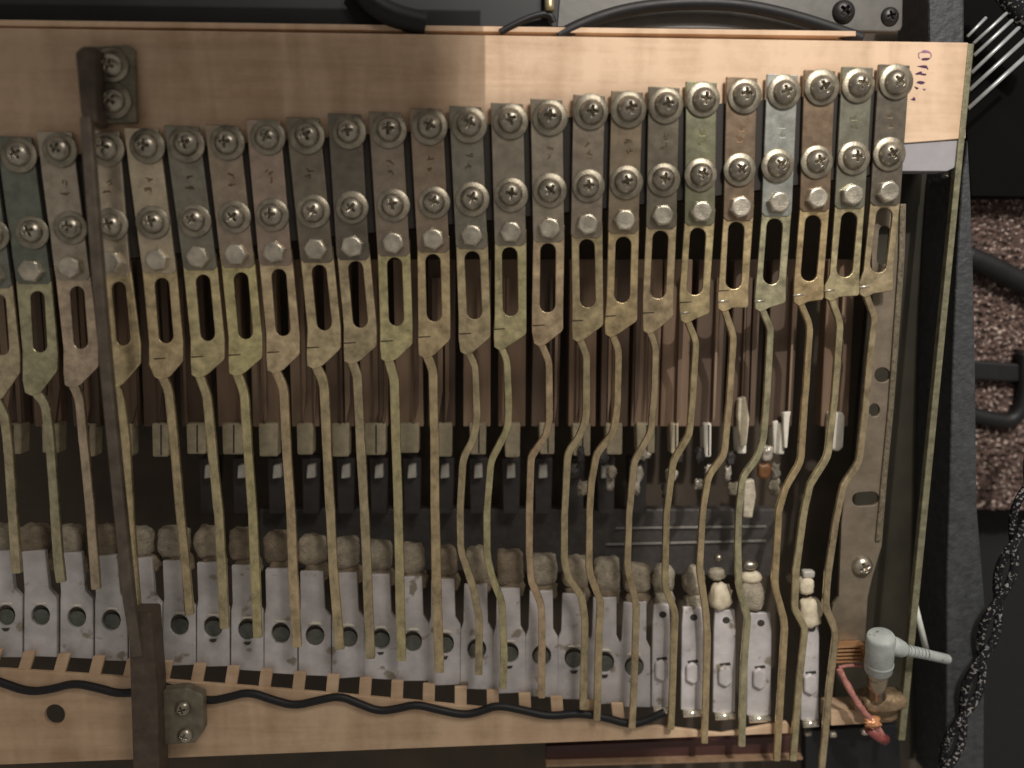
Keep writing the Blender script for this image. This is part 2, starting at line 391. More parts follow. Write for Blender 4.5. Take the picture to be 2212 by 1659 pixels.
PC = [(80, 82, 72), (74, 76, 64), (112, 100, 80), (128, 113, 88), (128, 112, 84), (88, 83, 68), (108, 91, 70), (112, 91, 74), (86, 75, 58), (74, 67, 55), (98, 83, 66), (102, 83, 62), (90, 82, 67), (100, 89, 72), (106, 95, 76), (102, 88, 70), (118, 100, 72), (122, 110, 88), (122, 120, 84), (132, 104, 76), (150, 152, 140), (136, 107, 76), (128, 124, 100), (118, 105, 86)]
AC = [(130, 122, 100), (108, 112, 88), (135, 118, 108), (148, 134, 100), (140, 124, 92), (142, 134, 96), (150, 146, 98), (160, 136, 108), (156, 140, 108), (134, 122, 96), (150, 146, 102), (156, 134, 100), (138, 126, 98), (148, 144, 104), (160, 132, 108), (138, 126, 94), (152, 132, 96), (150, 132, 104), (146, 132, 94), (152, 132, 96), (140, 142, 116), (156, 130, 92), (148, 140, 106), (138, 124, 98)]
NTH = ['', 'second', 'third', 'fourth', 'fifth', 'sixth', 'seventh', 'eighth', 'ninth', 'tenth', 'eleventh', 'twelfth', 'thirteenth', 'fourteenth', 'fifteenth', 'sixteenth', 'seventeenth', 'eighteenth', 'nineteenth', 'twentieth', 'twenty-first', 'twenty-second', 'twenty-third', 'twenty-fourth']
m_mark = mat('stamp_dent', (70, 60, 44), 0.6, 0.2, 0.2, 800)
m_marklight = mat('stamp_edge', (190, 180, 150), 0.4, 0.5, 0.2, 800)
def grey(c, k=0.28):
    m = sum(c) / 3; return tuple(int(x + (m - x) * k) for x in c)
def kink(pts):
    q = [pts[0]]
    for a, b, c in zip(pts[:-2], pts[1:-1], pts[2:]):
        la = math.hypot(b[0] - a[0], b[1] - a[1]); lc = math.hypot(c[0] - b[0], c[1] - b[1]); r = 12
        fa, fc = min(0.45, r / la), min(0.45, r / lc)
        A = tuple(v + (u - v) * fa for u, v in zip(a, b)); C = tuple(v + (u - v) * fc for u, v in zip(c, b))
        q.append(A); q.append(tuple(0.25 * u + 0.5 * v + 0.25 * w_ for u, v, w_ in zip(A, b, C))); q.append(C)
    q.append(pts[-1]); return q
def brass(c, k=0.5):
    return tuple(int(x + (y - x) * k) for x, y in zip(c, (138, 127, 103)))
def lever(i):
    s1, s2, bo, st, sb, rod = S1[i], S2[i], BO[i], ST[i], SB[i], RODS[i]
    k = 23 - i
    if k == 0: lab = 'rightmost slotted lever, its top plate beside the violet stamp'
    elif i == 0: lab = 'leftmost slotted lever, cut off by the left edge of the picture'
    elif i == 20: lab = 'silvery grey slotted lever, fourth from the right'
    elif i == 21: lab = 'orange tan slotted lever, third from the right'
    elif i == 3: lab = 'slotted lever just below the two-screw support bracket, twenty-first from the right'
    else: lab = '%s slotted metal lever from the right, with a %s rod' % (NTH[k], 'double-bent' if i >= 12 else 'long straight')
    t = thing('slotted_lever', P(s1[0], s1[1], 0), lab, 'lever', 'slotted levers in the stepped row')
    mp = mat('zinc_plate_%02d' % i, grey(PC[i], 0.42), 0.30, 0.8, 0.24, 260, 0.05, 900, gain=3.1 if i < 16 else (2.3 if i == 16 else 1.5), rv=0.05)  # light evened out in the colour: gain raised on shaded plates, lowered on lit
    ma = mat('zinc_arm_%02d' % i, brass(AC[i]), 0.31, 0.85, 0.42, 260, 0.12, 900, gain=2.5, rv=0.1)
    hw = 39.0 - 5.5 * min(1, i / 18)
    # mounting plate: axis from above screw 1 to below the bolt
    dx = (s2[0] - s1[0]) / (s2[1] - s1[1])
    top = s1[1] - 38; bot = bo[1] + 20
    ax = lambda y: (s1[0] - 6) + ((bo[0] - 1) - (s1[0] - 6)) * (y - s1[1]) / (bo[1] - s1[1])
    pts = [(ax(top) - hw, top - 2), (ax(top) + hw, top + 1), (ax(bot) + hw - 1, bot + 1), (ax(bot) + hw - 9, bot + 9), (ax(bot) - hw + 9, bot + 9), (ax(bot) - hw + 1, bot + 1)]
    obj('mounting_plate', prism(pts, 18, 9), mp, t, bevel=1.6)
    # slotted arm with rounded foot
    a0 = bo[1] - 8; hw2 = 38.5 - 6.5 * min(1, i / 20)
    ay = lambda y: bo[0] + (sb[0] - bo[0]) * (y - bo[1]) / (sb[1] - bo[1])
    rx, ry = rod[0]
    wd = 22 if i < 12 else (17 if i < 17 else 16)
    foot = [(ay(a0) - hw2, a0), (ay(a0) + hw2, a0), (ay(st[1]) + hw2, st[1]), (sb[0] + hw2, sb[1]), (sb[0] + hw2, sb[1] + 38), (sb[0] + hw2 - 3, sb[1] + 44), (rx + wd / 2 + 14, ry + 10), (rx + wd / 2 + 4, ry + 16), (rx + 3, ry + 19), (rx - wd / 2, ry + 12), (min(sb[0] - hw2, rx - wd / 2 - 1), ry - 14), (sb[0] - hw2, sb[1]), (ay(st[1]) - hw2, st[1])]
    obj('slotted_arm', prism(foot, 15, 7, holes=[capsule(st[0], st[1] + 12, sb[0], sb[1] - 14, 15.2 + 2.4 * i / 23)]), ma, t, bevel=2.2, seg=3)
    n = len(rod)
    path = [(rx, ry - 4, 12)] + [(x, y, 12 - 5 * q / n) for q, (x, y) in enumerate(rod[1:])]
    path = kink(path)
    path = [(x + (random.random() - .5) * 1.0, y, z, wd * (0.94 + 0.1 * noise.noise(Vector((i * 7.7, y * 0.02, 0))))) for x, y, z in path]
    obj('rod', strip(path, wd, 12), mat('zinc_rod_%02d' % i, tuple(int(c * 0.94) for c in brass(AC[i], 0.62)), 0.30, 0.85, 0.38, 330, 0.2, 1100, gain=2.7, stretch=(1, .6, 1)), t, bevel=3.6, seg=2)
    if i >= 18: obj('bend_glint', tube([(rx - 10, ry - 3, 13.5), (rx + 11, ry - 6, 13.5)], 3.2, 8), m_bolt, t, smooth=True)  # bright ridge added for the highlight along the rod's bend
    screw(s1[0], s1[1], 18, t, 1.0 if i < 16 else 1.02)
    screw(s2[0], s2[1], 18, t, 0.96)
    place('bolt', HEX, bo[0], bo[1], 18, t, random.uniform(0, 1), 1.0)
    # stamped characters, worn beyond reading
    if i not in (1, 9, 13, 21):
        cx = (s1[0] + s2[0]) / 2 - 1 + random.uniform(-3, 3); cy = (s1[1] + s2[1]) / 2 - 4
        mk = mat('plate_dent_%02d' % i, tuple(int(c * 0.74) for c in PC[i]), 0.55, 0.8, 0.2, 800, gain=2.1 if i < 16 else 1.2, rv=0.05)  # same shaded and lit gain split as the plates
        ml = mat('plate_glint_%02d' % i, tuple(int(min(255, c * 1.3)) for c in PC[i]), 0.4, 0.3, 0.2, 800, gain=1.2)
        for q in range(2):
            yy = cy + q * 21 - 6 + random.uniform(-2, 2); xx = cx + random.uniform(-3, 3)
            for z_ in range(3):
                a_ = random.uniform(0, math.pi); l_ = random.uniform(4, 8); ux, uy = math.cos(a_) * l_, math.sin(a_) * l_ * 0.8
                ox, oy = xx + random.uniform(-5, 5), yy + random.uniform(-4, 4); tx_, ty_ = -uy / l_ * 1.7, ux / l_ * 1.7
                obj('stamped_mark', prism([(ox - ux - tx_, oy - uy - ty_), (ox + ux - tx_, oy + uy - ty_), (ox + ux + tx_, oy + uy + ty_), (ox - ux + tx_, oy - uy + ty_)], 18.4 + z_ * .12, 18.1), mk, t)
            if random.random() < .7: obj('stamped_mark', prism([(xx - 7, yy + 9), (xx + 6, yy + 8.4), (xx + 6, yy + 10.0), (xx - 6, yy + 10.4)], 18.9, 18.1), ml, t)  # pale strip painted as the lit lower edge of the stamp
    # score mark on the foot
    if i >= 4 and i < 20:
        obj('score_mark', prism([(rx - 12, ry - 28), (rx + 14, ry - 29), (rx + 16, ry - 27), (rx - 10, ry - 25)], 15.5, 15.1), m_mark, t)
for i in range(24): lever(i)

# ------------------------------------------------------------------ action behind the rods: hammers and lever plates
HX = [(-58, 1326), (12, 1330), (87, 1330), (165, 1334), (240, 1340), (314, 1346), (387, 1350), (460, 1354), (534, 1360), (606, 1368), (680, 1373), (752, 1377), (822, 1381), (891, 1386), (960, 1391), (1030, 1403), (1100, 1411), (1170, 1417), (1240, 1422), (1306, 1431), (1370, 1440), (1428, 1452), (1495, 1458), (1565, 1464), (1640, 1470), (1750, 1482)]
SH = [mat('dark_shank_%d' % q, c, 0.7, 0, 0.3, 120, 0.15, 300, stretch=(1, .12, 1)) for q, c in enumerate(((128, 104, 84), (108, 87, 70), (146, 122, 100), (94, 76, 62)))]
m_shank = mat('dark_shank', (74, 57, 45), 0.7, 0, 0.25, 90, 0.1, 300, stretch=(1, .15, 1))
m_tip = mat('shank_tip', (168, 156, 130), 0.75, 0, 0.25, 300, 0.2, 700)
m_tipw = mat('white_tip', (226, 220, 206), 0.6, 0, 0.12, 300, 0.1)
m_peg = mat('white_peg', (184, 180, 170), 0.5, 0, 0.15, 300)
m_felt = mat('beige_felt', (160, 150, 132), 0.95, 0, 0.4, 350, 0.9, 1500)
FELT = [m_felt, mat('felt_worn', (134, 120, 101), 0.95, 0, 0.4, 250, 0.9, 1500), mat('felt_pale', (164, 152, 132), 0.95, 0, 0.35, 300, 0.9, 1500)]
m_cream = mat('cream_block', (214, 202, 176), 0.6, 0, 0.2, 350, 0.3, 900)
m_plate = mat('grey_lever_plate', (202, 197, 196), 0.42, 0.15, 0.26, 90, 0.12, 600, speck=((150, 140, 124), 0.62, 130))
m_disc = mat('grey_green_disc', (98, 100, 92), 0.5, 0.3, 0.3, 500, 0.2)
m_lip = mat('bright_lip', (236, 230, 214), 0.3, 0.4, 0.1, 300)
m_stem = mat('dark_stem', (58, 54, 52), 0.6, 0, 0.3, 300)
m_milk = mat('milky_clip', (176, 168, 154), 0.22, 0.1, 0.4, 500, 0.3)
NK = len(HX)
for k, (hx, hy) in enumerate(HX):
    lean = lambda y: hx - (hx - 1000) * -0.00013 * (1480 - y) * 1.0   # perspective-free stand: measured drift
    tx = hx + (hx - 1000) * 0.068
    where = 'rightmost' if k == NK - 1 else ('leftmost' if k == 0 else '%s from the right' % (NTH[NK - 1 - k] if NK - 1 - k < 24 else 'twenty-fifth'))
    bright = k >= 20
    h = thing('hammer_shank', P(tx, 930, -130), ('%s brown shank with a pale tip behind the rods' % where), 'hammer', 'hammer shanks behind the rods')
    wob = random.uniform(-4, 4)
    sh = [(tx - 32 + (hx - 1000) * .028, 560), (tx + 28 + (hx - 1000) * .028, 560), (tx + 28 + wob, 922), (tx - 31 + wob, 922)]
    obj('shank', prism(sh, -118 - random.uniform(0, 14), -165), random.choice(SH), h, bevel=3)
    for q in range(random.choice((1, 2, 2, 3))):
        xx = tx + random.uniform(-26, 24); dd = (hx - 1000) * .022; w1 = random.uniform(2.5, 7)
        obj('shank_slip', prism([(xx - w1 + dd, 600), (xx + w1 + dd, 600), (xx + w1 * .8, 915 - random.uniform(0, 90)), (xx - w1 * .8, 915)], -106 - q * 3, -116), random.choice(SH), h, bevel=1)
    w0 = random.uniform(17, 24)
    if k == 21 or k == 22 or k == 23 or k == 24:
        w0 = random.uniform(9, 13)
    y1 = 983 + random.uniform(-5, 6)
    if k == NK - 1:
        obj('tip', prism([(1795, 892), (1822, 890), (1826, 900), (1822, 968), (1812, 977), (1796, 972), (1792, 960)], -96, -126), m_tipw, h, bevel=6, seg=3)
    else:
        obj('tip', prism([(tx - w0, 914), (tx + w0, 914), (tx + w0 - 1, y1), (tx - w0 + 2, y1)], -112, -150), m_tipw if k in (22, 23, 24) else m_tip, h, bevel=4)
        if random.random() < 0.6: obj('tip_groove', prism([(tx + 1, 918), (tx + 4, 918), (tx + 4, y1 - 4), (tx + 1, y1 - 4)], -111, -113), m_stem, h)
    if 7 <= k <= 20:
        px = hx + (hx - 1000) * 0.02 + random.uniform(-3, 3)
        obj('stem', prism([(px - 20, 990), (px + 20, 990), (px + 17, 1110), (px - 17, 1110)], -175, -215), m_stem, h, bevel=2)
        obj('peg', prism([(px - 8, 1006), (px + 8, 1004), (px + 9, 1032), (px - 10, 1034)], -155, -175), m_peg, h, bevel=2)
    if 18 <= k <= 24:
        for q in range(3):
            bx, by = tx - (hx - 1000) * .02 + random.uniform(-22, 20), 985 + 34 * q + random.uniform(-8, 8)
            obj('clip', blob(bx, by, -118 + random.uniform(-10, 10), random.uniform(7, 15), random.uniform(10, 20), 8, 0.6, 3.5), random.choice((m_milk, m_milk, m_felt, m_stem)), h, smooth=True)
    # lever plate
    lv = thing('lever_plate', P(hx, hy, -40), ('%s grey lever plate %s, above the lower rail' % (where, 'with a bent tab' if k >= 21 else 'with a round hole')), 'lever plate', 'grey lever plates above the lower rail')
    ytop = hy - 138; ybot = hy + 88 - (k > 20) * 12 - (k == NK - 1) * 2
    ln = (hx - 1000) * 0.00012
    if k < 21:
        nb = [(hx - 28 + ln * 110, ytop), (hx + 22 + ln * 110, ytop - 3), (hx + 24 + ln * 50, hy - 58), (hx + 35, hy - 40), (hx + 35.6, ybot + random.uniform(-3, 3)), (hx - 35.6, ybot + random.uniform(-3, 3)), (hx - 35, hy - 40), (hx - 29 + ln * 50, hy - 58)]
        obj('plate', prism(nb, -38 + random.uniform(-3, 3), -50, holes=[ellipse(hx, hy, 20.5, 22.5, 18)]), m_plate, lv, bevel=2)
        obj('disc', prism(ellipse(hx + 1, hy + 5, 20, 19, 18), -44, -56), m_disc, lv, bevel=2)
        obj('hole_lip', prism([(hx - 15, hy - 24), (hx - 6, hy - 28), (hx + 9, hy - 28), (hx + 16, hy - 23), (hx + 8, hy - 24), (hx - 6, hy - 24)], -34, -46), m_lip, lv, bevel=1)
        if random.random() < 0.5: obj('drain_notch', prism([(hx - 9, hy + 28), (hx + 8, hy + 27), (hx + 5, hy + 33), (hx - 3, hy + 34)], -35, -37), m_stem, lv)
    else:
        hw = {21: 20, 22: 24, 23: 25, 24: 27, 25: 20}[k]; yt = hy - 146; xo = {25: 0}.get(k, 0)
        obj('plate', prism([(hx - hw + 5, yt), (hx + hw - 3, yt), (hx + hw, yt + 40), (hx + hw - 2, ybot), (hx - hw, ybot), (hx - hw + 2, yt + 40)], -34, -44), m_plate, lv, bevel=2.5)
        obj('tab', prism([(hx - 12, hy - 18), (hx + 2, hy - 26), (hx + 16, hy - 16), (hx + 18, hy + 12), (hx + 4, hy + 22), (hx - 12, hy + 14)], -24, -36), m_plate, lv, bevel=5, seg=3)
        obj('tab_slot', prism([(hx - 10, hy - 30), (hx + 12, hy - 33), (hx + 14, hy - 27), (hx - 8, hy - 25)], -33, -35), m_stem, lv)
        obj('foot_lip', tube([(hx - hw + 4, ybot + 8, -30), (hx + hw - 4, ybot + 6, -30)], 9, 12), mat('shiny_foot', (232, 226, 210), 0.2, 0.8, 0.1, 300), lv, smooth=True)
        obj('screw_hole', prism(ellipse(hx + 4, yt + 22, 8, 7, 12), -33, -35), m_stem, lv)
    # felt above it
    fy = 1165 + max(0, hx - 480) * 0.088
    if k < 21:
        obj('felt', blob(hx + (hx - 1000) * 0.015, fy + 4, -66, random.uniform(27, 33), random.uniform(33, 40), 24, 0.17, random.uniform(3.5, 6)), random.choice(FELT), lv, smooth=True)
        obj('felt_step', blob(hx + 6, fy + 50, -60, 28, 20, 18, 0.25, 4), mat('felt_dark', (130, 116, 97), 0.95, 0, 0.35, 400, 0.5, 1200), lv, smooth=True)
    elif k == 23:
        obj('felt', blob(1557, 1288, -40, 24, 32, 20, 0.25, 3), m_cream, lv, smooth=True); obj('felt_cap', blob(1549, 1240, -50, 20, 14, 14, .2), m_felt, lv, smooth=True)
        obj('glide', blob(1552, 1204, -50, 10, 9, 10, 0.02, 2), m_steel, lv, smooth=True)
    elif k == 24:
        obj('felt', blob(1624, 1287, -44, 28, 32, 20, 0.35, 3), m_felt, lv, smooth=True); obj('felt_cap', blob(1622, 1246, -46, 25, 15, 16, .1), m_cream, lv, smooth=True)
        obj('glide', blob(1620, 1220, -42, 19, 12, 14, 0.02, 2), m_steel, lv, smooth=True)
    elif k == 25:
        obj('felt', blob(1749, 1322, -36, 25, 33, 20, 0.25, 4), m_cream, lv, smooth=True); obj('felt_cap', blob(1740, 1264, -40, 17, 20, 16, .15, 4), m_cream, lv, smooth=True)
        obj('glide', blob(1745, 1239, -40, 14, 9, 10, .05, 5), m_peg, lv, smooth=True)
    else:
        obj('felt', blob(hx + 4, fy, -60, 26, 34, 24, .2), m_felt, lv, smooth=True); obj('felt_step', blob(hx + 6, fy + 46, -58, 22, 22, 16, .3, 4), m_felt, lv, smooth=True)
# loose small pieces at the right of the action
tag(obj('white_tongue', prism([(1690, 892), (1709, 889), (1706, 904), (1701, 968), (1695, 968), (1692, 905)], -100, -112), m_tipw, bevel=2), 'thin white tongue between the rods left of the white capsule', 'tongue')
tag(obj('white_sliver', prism([(1670, 912), (1682, 908), (1684, 975), (1672, 981)], -98, -110), m_tipw, bevel=3), 'white sliver of plastic right of the greenish fourth rod', 'sliver')
tag(obj('amber_pad', blob(1650, 1017, -100, 15, 17, 10, .2, 6), mat('amber', (116, 78, 46), 0.5, 0, 0.4, 400), smooth=True), 'small amber brown pad behind the fourth rod from the right', 'pad')
tag(obj('clear_clip', prism([(1608, 1040), (1630, 1036), (1634, 1070), (1626, 1120), (1606, 1118)], -90, -110), mat('milky_plastic', (190, 180, 160), 0.25, 0, 0.3, 500), bevel=4), 'milky plastic clip below the amber pad', 'clip')
tag(obj('cream_finger', prism([(1596, 862), (1612, 856), (1620, 905), (1614, 962), (1600, 968), (1594, 900)], -96, -116), m_cream, bevel=5, seg=3), 'cream felt finger right of the fifth rod from the right', 'felt')
for nm, x0, y0, y1 in (('upper', 1330, 1141, 1137), ('lower', 1310, 1176, 1168)):
    tag(obj('guide_wire', tube([(x0, y0, -208), (1655, y1, -208)], 1.7, 8), m_peg, smooth=True), '%s of two thin shiny wires crossing behind the right rods' % nm, 'wire', 'guide wires')
tag(obj('action_bar', prism([(560, 1100), (1680, 1100), (1680, 1245), (560, 1225)], -215, -250), mat('bar_dark', (84, 80, 77), 0.35, 0.2), bevel=3), 'dark horizontal bar behind the felts and the shiny wires', 'bar')

# ------------------------------------------------------------------ lower rail
lower = thing('lower_rail', P(800, 1600, -10), 'pale maple rail along the bottom with square notches', 'rail')
topY = lambda x: 1445 + 0.062 * x + 0.000018 * x * x
edge = [(x, topY(x)) for x in (-120, 100, 300, 500, 700, 900, 1100, 1300, 1420, 1560)]
poly = edge + [(1700, 1560), (1716, 1584), (-120, 1657)]
obj('board', prism(poly, -14, -24, holes=[ellipse(118, 1544, 22, 22, 24)]), m_wood2, lower, bevel=1.5)
for k in range(0, 20):
    x = (HX[k][0] + HX[k + 1][0]) / 2; y = topY(x); lean = (1000 - x) * 0.014
    obj('tooth', prism([(x - 13 + lean, y - 40), (x + 13 + lean, y - 40), (x + 13, y + 3), (x - 13, y + 3)], -17, -26), m_wood2, lower, bevel=1.5)
tag(obj('corner_block', prism([(1795, 1535), (1935, 1530), (1930, 1560), (1795, 1568)], -30, -90), m_wood2, bevel=2), 'small wooden block under the grey plug in the lower right', 'block')
cord = [(-60, 1452), (0, 1473), (62, 1495), (112, 1489), (160, 1475), (212, 1486), (262, 1500), (318, 1490), (352, 1479), (400, 1500), (450, 1515), (495, 1506), (538, 1494), (590, 1512), (637, 1525), (690, 1512), (735, 1503), (780, 1522), (820, 1537), (862, 1530), (900, 1521), (950, 1534), (1004, 1545), (1040, 1536), (1074, 1523), (1130, 1534), (1187, 1548), (1250, 1540), (1304, 1549), (1354, 1564), (1385, 1562), (1436, 1538)]  # black tube drawn for the shade along the wavy-cut board edge
tag(obj('wavy_shade_line', tube([(x, y, -10) for x, y in chaikin(cord, 2)], 9, 10), m_black, smooth=True), 'black tube standing for the shaded wavy edge along the lower maple rail', 'cord')
tag(obj('maroon_strip', prism([(1180, 1612), (1720, 1590), (1734, 1636), (1180, 1652)], -60, -90), mat('maroon', (78, 50, 46), 0.45, 0, 0.35, 120, stretch=(.2, 1, 1)), bevel=1), 'dark maroon strip below the right end of the lower rail', 'strip')
tag(obj('thin_ledge', prism([(1180, 1652), (1734, 1636), (1734, 1641), (1180, 1657)], -40, -70), mat('ledge', (150, 122, 96), 0.5, 0, 0.2)), 'thin pale ledge along the bottom of the maroon strip', 'ledge')

# ------------------------------------------------------------------ support bracket on the left
br = thing('support_bracket', P(250, 265, 0), 'tall dark support bracket crossing the levers at the left, screwed to both rails', 'bracket')
m_br = mat('bracket_metal', (124, 117, 100), 0.5, 0.35, 0.4, 180, 0.2, 700)
m_brd = mat('bracket_web', (92, 80, 69), 0.55, 0.3, 0.35, 200)
obj('top_flange', prism([(196, 100), (276, 96), (289, 106), (294, 264), (196, 268)], 24, 8), m_br, br, bevel=3)
obj('top_web', prism([(160, 112), (176, 98), (204, 98), (208, 266), (180, 268), (172, 240)], 70, 10), m_brd, br, bevel=7, seg=3)
obj('bar', strip([(182, 250, 80), (212, 640, 84), (232, 860, 84), (276, 1300, 74), (296, 1420, 60)], 25, 20), mat('bracket_bar', (108, 98, 86), 0.45, 0.4, 0.35, 160, 0.2), br, bevel=4)
obj('bottom_web', prism([(276, 1325), (326, 1325), (338, 1480), (345, 1720), (288, 1720)], 58, 0), m_brd, br, bevel=6, seg=3)
obj('bottom_flange', prism([(330, 1495), (400, 1486), (438, 1502), (440, 1580), (420, 1606), (336, 1612)], 20, -8), m_br, br, bevel=4)
screw(240, 142, 24, br, 0.95); screw(244, 217, 24, br, 0.98)
screw(395, 1530, 20, br, 0.7, washer=False); screw(400, 1588, 20, br, 0.7, washer=False)

# ------------------------------------------------------------------ right side of the action
sp = thing('side_plate', P(1860, 1390, -25), 'brown grey side plate with holes and slots right of the last rod', 'plate')
m_side = mat('side_steel', (124, 112, 96), 0.5, 0.35, 0.25, 120, 0.15, 500)
out = [(1880, 440), (1958, 440), (1955, 553), (1941, 753), (1931, 886), (1918, 1020), (1911, 1106), (1905, 1180), (1884, 1250), (1875, 1290), (1868, 1400), (1806, 1400), (1795, 1330), (1800, 1305), (1812, 1290), (1818, 1130), (1826, 1053), (1855, 990), (1868, 886), (1882, 740), (1886, 670)]
obj('sheet', prism(out, -22, -32, holes=[ellipse(1906, 810, 17, 16), ellipse(1889, 886, 12, 14), capsule(1856, 1079, 1884, 1077, 15), capsule(1911, 500, 1906, 560, 12)]), m_side, sp, bevel=1.6)
obj('rim', strip([(1951, 440, -16), (1948, 560, -16), (1934, 760, -16), (1925, 886, -16), (1911, 1030, -16), (1904, 1110, -16), (1898, 1170, -16)], 12, 14), mat('rim_metal', (112, 102, 84), 0.6, 0.3, 0.45, 500, 0.4), sp, bevel=3)
place('screw', HEAD, 1862, 1222, -22, sp, 0.5, 0.98)
tag(obj('recess_panel', prism([(1900, 372), (2075, 372), (1975, 1640), (1790, 1640)], -160, -180), mat('recess_green', (50, 46, 34), 0.7, 0, 0.3, 60)), 'dark olive panel in the recess right of the side plate', 'panel')
tag(obj('edge_strip', prism([(2092, 94), (2105, 94), (1956, 1600), (1941, 1600)], 2, -14), mat('edge_metal', (128, 124, 100), 0.5, 0.4, 0.4, 260, 0.3, 700), bevel=2), 'thin olive metal edge strip down the right side of the action', 'edge strip')
tag(obj('white_lever', tube([(1974, 1296, -6), (1986, 1345, -4), (2000, 1400, 0)], 7, 10), mat('white_paint', (206, 208, 200), 0.5, 0, 0.12, 300), smooth=True), 'thin white lever against the edge strip above the plug cable', 'lever')
# plug
pl = thing('audio_plug', P(1897, 1500, 10), 'grey right-angle audio plug in the lower right corner', 'plug')
m_gp = mat('grey_plastic', (164, 169, 165), 0.55, 0, 0.2, 220, 0.2, 1600, speck=((120, 116, 106), 0.66, 300))
bmx = tube([(1904, 1372, 58, 26), (1904, 1375, 57, 29.5), (1903, 1380, 55, 31), (1897, 1446, 34, 30), (1897, 1450, 33, 27)], 30, 32)
obj('barrel', bmx, m_gp, pl, smooth=True, bevel=0)
obj('neck', tube([(1912, 1388, 52, 22), (1935, 1397, 50, 21), (1950, 1403, 50, 18), (1958, 1405, 50, 13)], 18, 20), m_gp, pl, smooth=True)
obj('cable', tube(chaikin([(1950, 1404, 50), (1985, 1410, 46), (2020, 1418, 30), (2046, 1424, 10)]), 11.5, 16), m_gp, pl, smooth=True)
obj('shaft', tube([(1896, 1448, 32), (1894, 1502, 14)], 21, 20), mat('plug_metal', (176, 162, 140), 0.28, 0.9, 0.2, 300), pl, smooth=True)
for q in range(6): obj('strain_rib', tube([(1962 + q * 8, 1405.5 + q * 1.6, 49 - q), (1966 + q * 8, 1406.3 + q * 1.6, 48.5 - q)], 13.2 - q * .3, 16), m_gp, pl, smooth=False)
obj('seam', tube([(1899, 1430, 39.5), (1898.8, 1433, 38.6)], 31.2, 32), m_gp, pl)
obj('shaft_ring', tube([(1895.5, 1462, 27), (1895, 1470, 24.5)], 23, 24), MATS['plug_metal'], pl)
sk = thing('socket', P(1900, 1530, 0), 'dull brass socket collar under the grey plug', 'socket')
m_bra = mat('dull_brass', (150, 128, 100), 0.5, 0.5, 0.4, 300, 0.4, 800)
obj('collar', blob(1905, 1515, 0, 54, 22, 22, 0.25, 2.6), m_bra, sk, smooth=True)
obj('base', prism([(1850, 1505), (1880, 1494), (1950, 1496), (1962, 1520), (1955, 1548), (1925, 1560), (1868, 1548), (1845, 1530)], -12, -40), m_bra, sk, bevel=4)
tag(obj('pink_wire', tube(chaikin([(1812, 1444, 8), (1826, 1472, 14), (1846, 1508, 22), (1864, 1536, 24), (1884, 1558, 22), (1908, 1592, 10)]), 7.5, 12, wob=0.25), mat('pink_insulation', (172, 116, 106), 0.6, 0, 0.45, 400, 0.5, 1200), smooth=True), 'pink insulated wire running down to the socket', 'wire')
tag(obj('solder_joint', blob(1884, 1560, 24, 18, 12, 12, 0.7, 2.4), mat('orange_solder', (200, 142, 100), 0.35, 0.2, 0.3, 300), smooth=True), 'orange lump at the end of the pink wire', 'solder joint')
tag(obj('pink_wire_end', tube([(1876, 1574, 16), (1896, 1590, 14), (1912, 1598, 8)], 12, 10, wob=.3), mat('dark_pink', (140, 74, 70), 0.5, 0, 0.3, 300), smooth=True), 'dark pink stripped wire end below the orange lump', 'wire end')
ct = thing('contact_stack', P(1838, 1412, 0), 'stack of thin copper contact leaves left of the grey plug', 'contacts')
for q in range(5): obj('leaf', prism([(1806, 1396 + q * 8), (1870, 1394 + q * 8), (1870, 1398 + q * 8), (1806, 1401 + q * 8)], 8 - q * 3, -20), mat('copper_leaf', (220, 172, 128), 0.28, 0.8, 0.15, 300), ct, bevel=.6)
tag(obj('wire_loop', tube(chaikin([(1812, 1442, 6), (1840, 1436, 0), (1872, 1440, -10)]), 4, 8), MATS['pink_insulation'], smooth=True), 'short pink wire loop under the contact leaves', 'wire')
tag(obj('bottom_clutter', prism([(1740, 1580), (1940, 1566), (1950, 1700), (1740, 1700)], -110, -140), mat('blue_black', (22, 23, 26), 0.5, 0, 0.5, 120), bevel=2), 'blue black casing under the socket at the bottom edge', 'casing')
for q, (x, y, r) in enumerate(((1798, 1585, 9), (1745, 1583, 8), (1868, 1580, 9))):
    tag(obj('glinting_nut', blob(x, y, -60, r, r * .7, r, .25, 4), m_bolt, smooth=True), ('glinting nut at the foot of the rightmost rod', 'glinting nut beside the foot of the second rod from the right', 'glinting nut under the dark pink wire end')[q], 'nut')

# ------------------------------------------------------------------ case side, cables and carpet clutter
m_tolex = mat('tolex', (58, 60, 62), 0.6, 0, 0.35, 300, 1.0, 420)
tag(obj('vinyl_case', prism([(2092, 300), (2098, 420), (2103, 560), (2108, 800), (2111, 1090), (2128, 1300), (2126, 1720), (2046, 1720), (2046, 1250), (2052, 1060), (2058, 800), (2068, 560), (2080, 380)], -14, -160), m_tolex, bevel=5, seg=3), 'grained black vinyl case side right of the edge strip', 'case')
tag(obj('vinyl_block', prism([(2006, -60), (2084, -60), (2084, 140), (2010, 140)], -100, -240), m_tolex, bevel=6), 'grained black vinyl block above the right end of the rail', 'case')
tag(obj('dark_box', prism([(2060, -120), (2400, -120), (2400, 428), (2098, 424)], -170, -226), mat('box_black', (12, 11, 11), 0.9, 0, 0.3, 100, spec=0.1), bevel=3), 'black box behind the thin wires at the right edge', 'box')
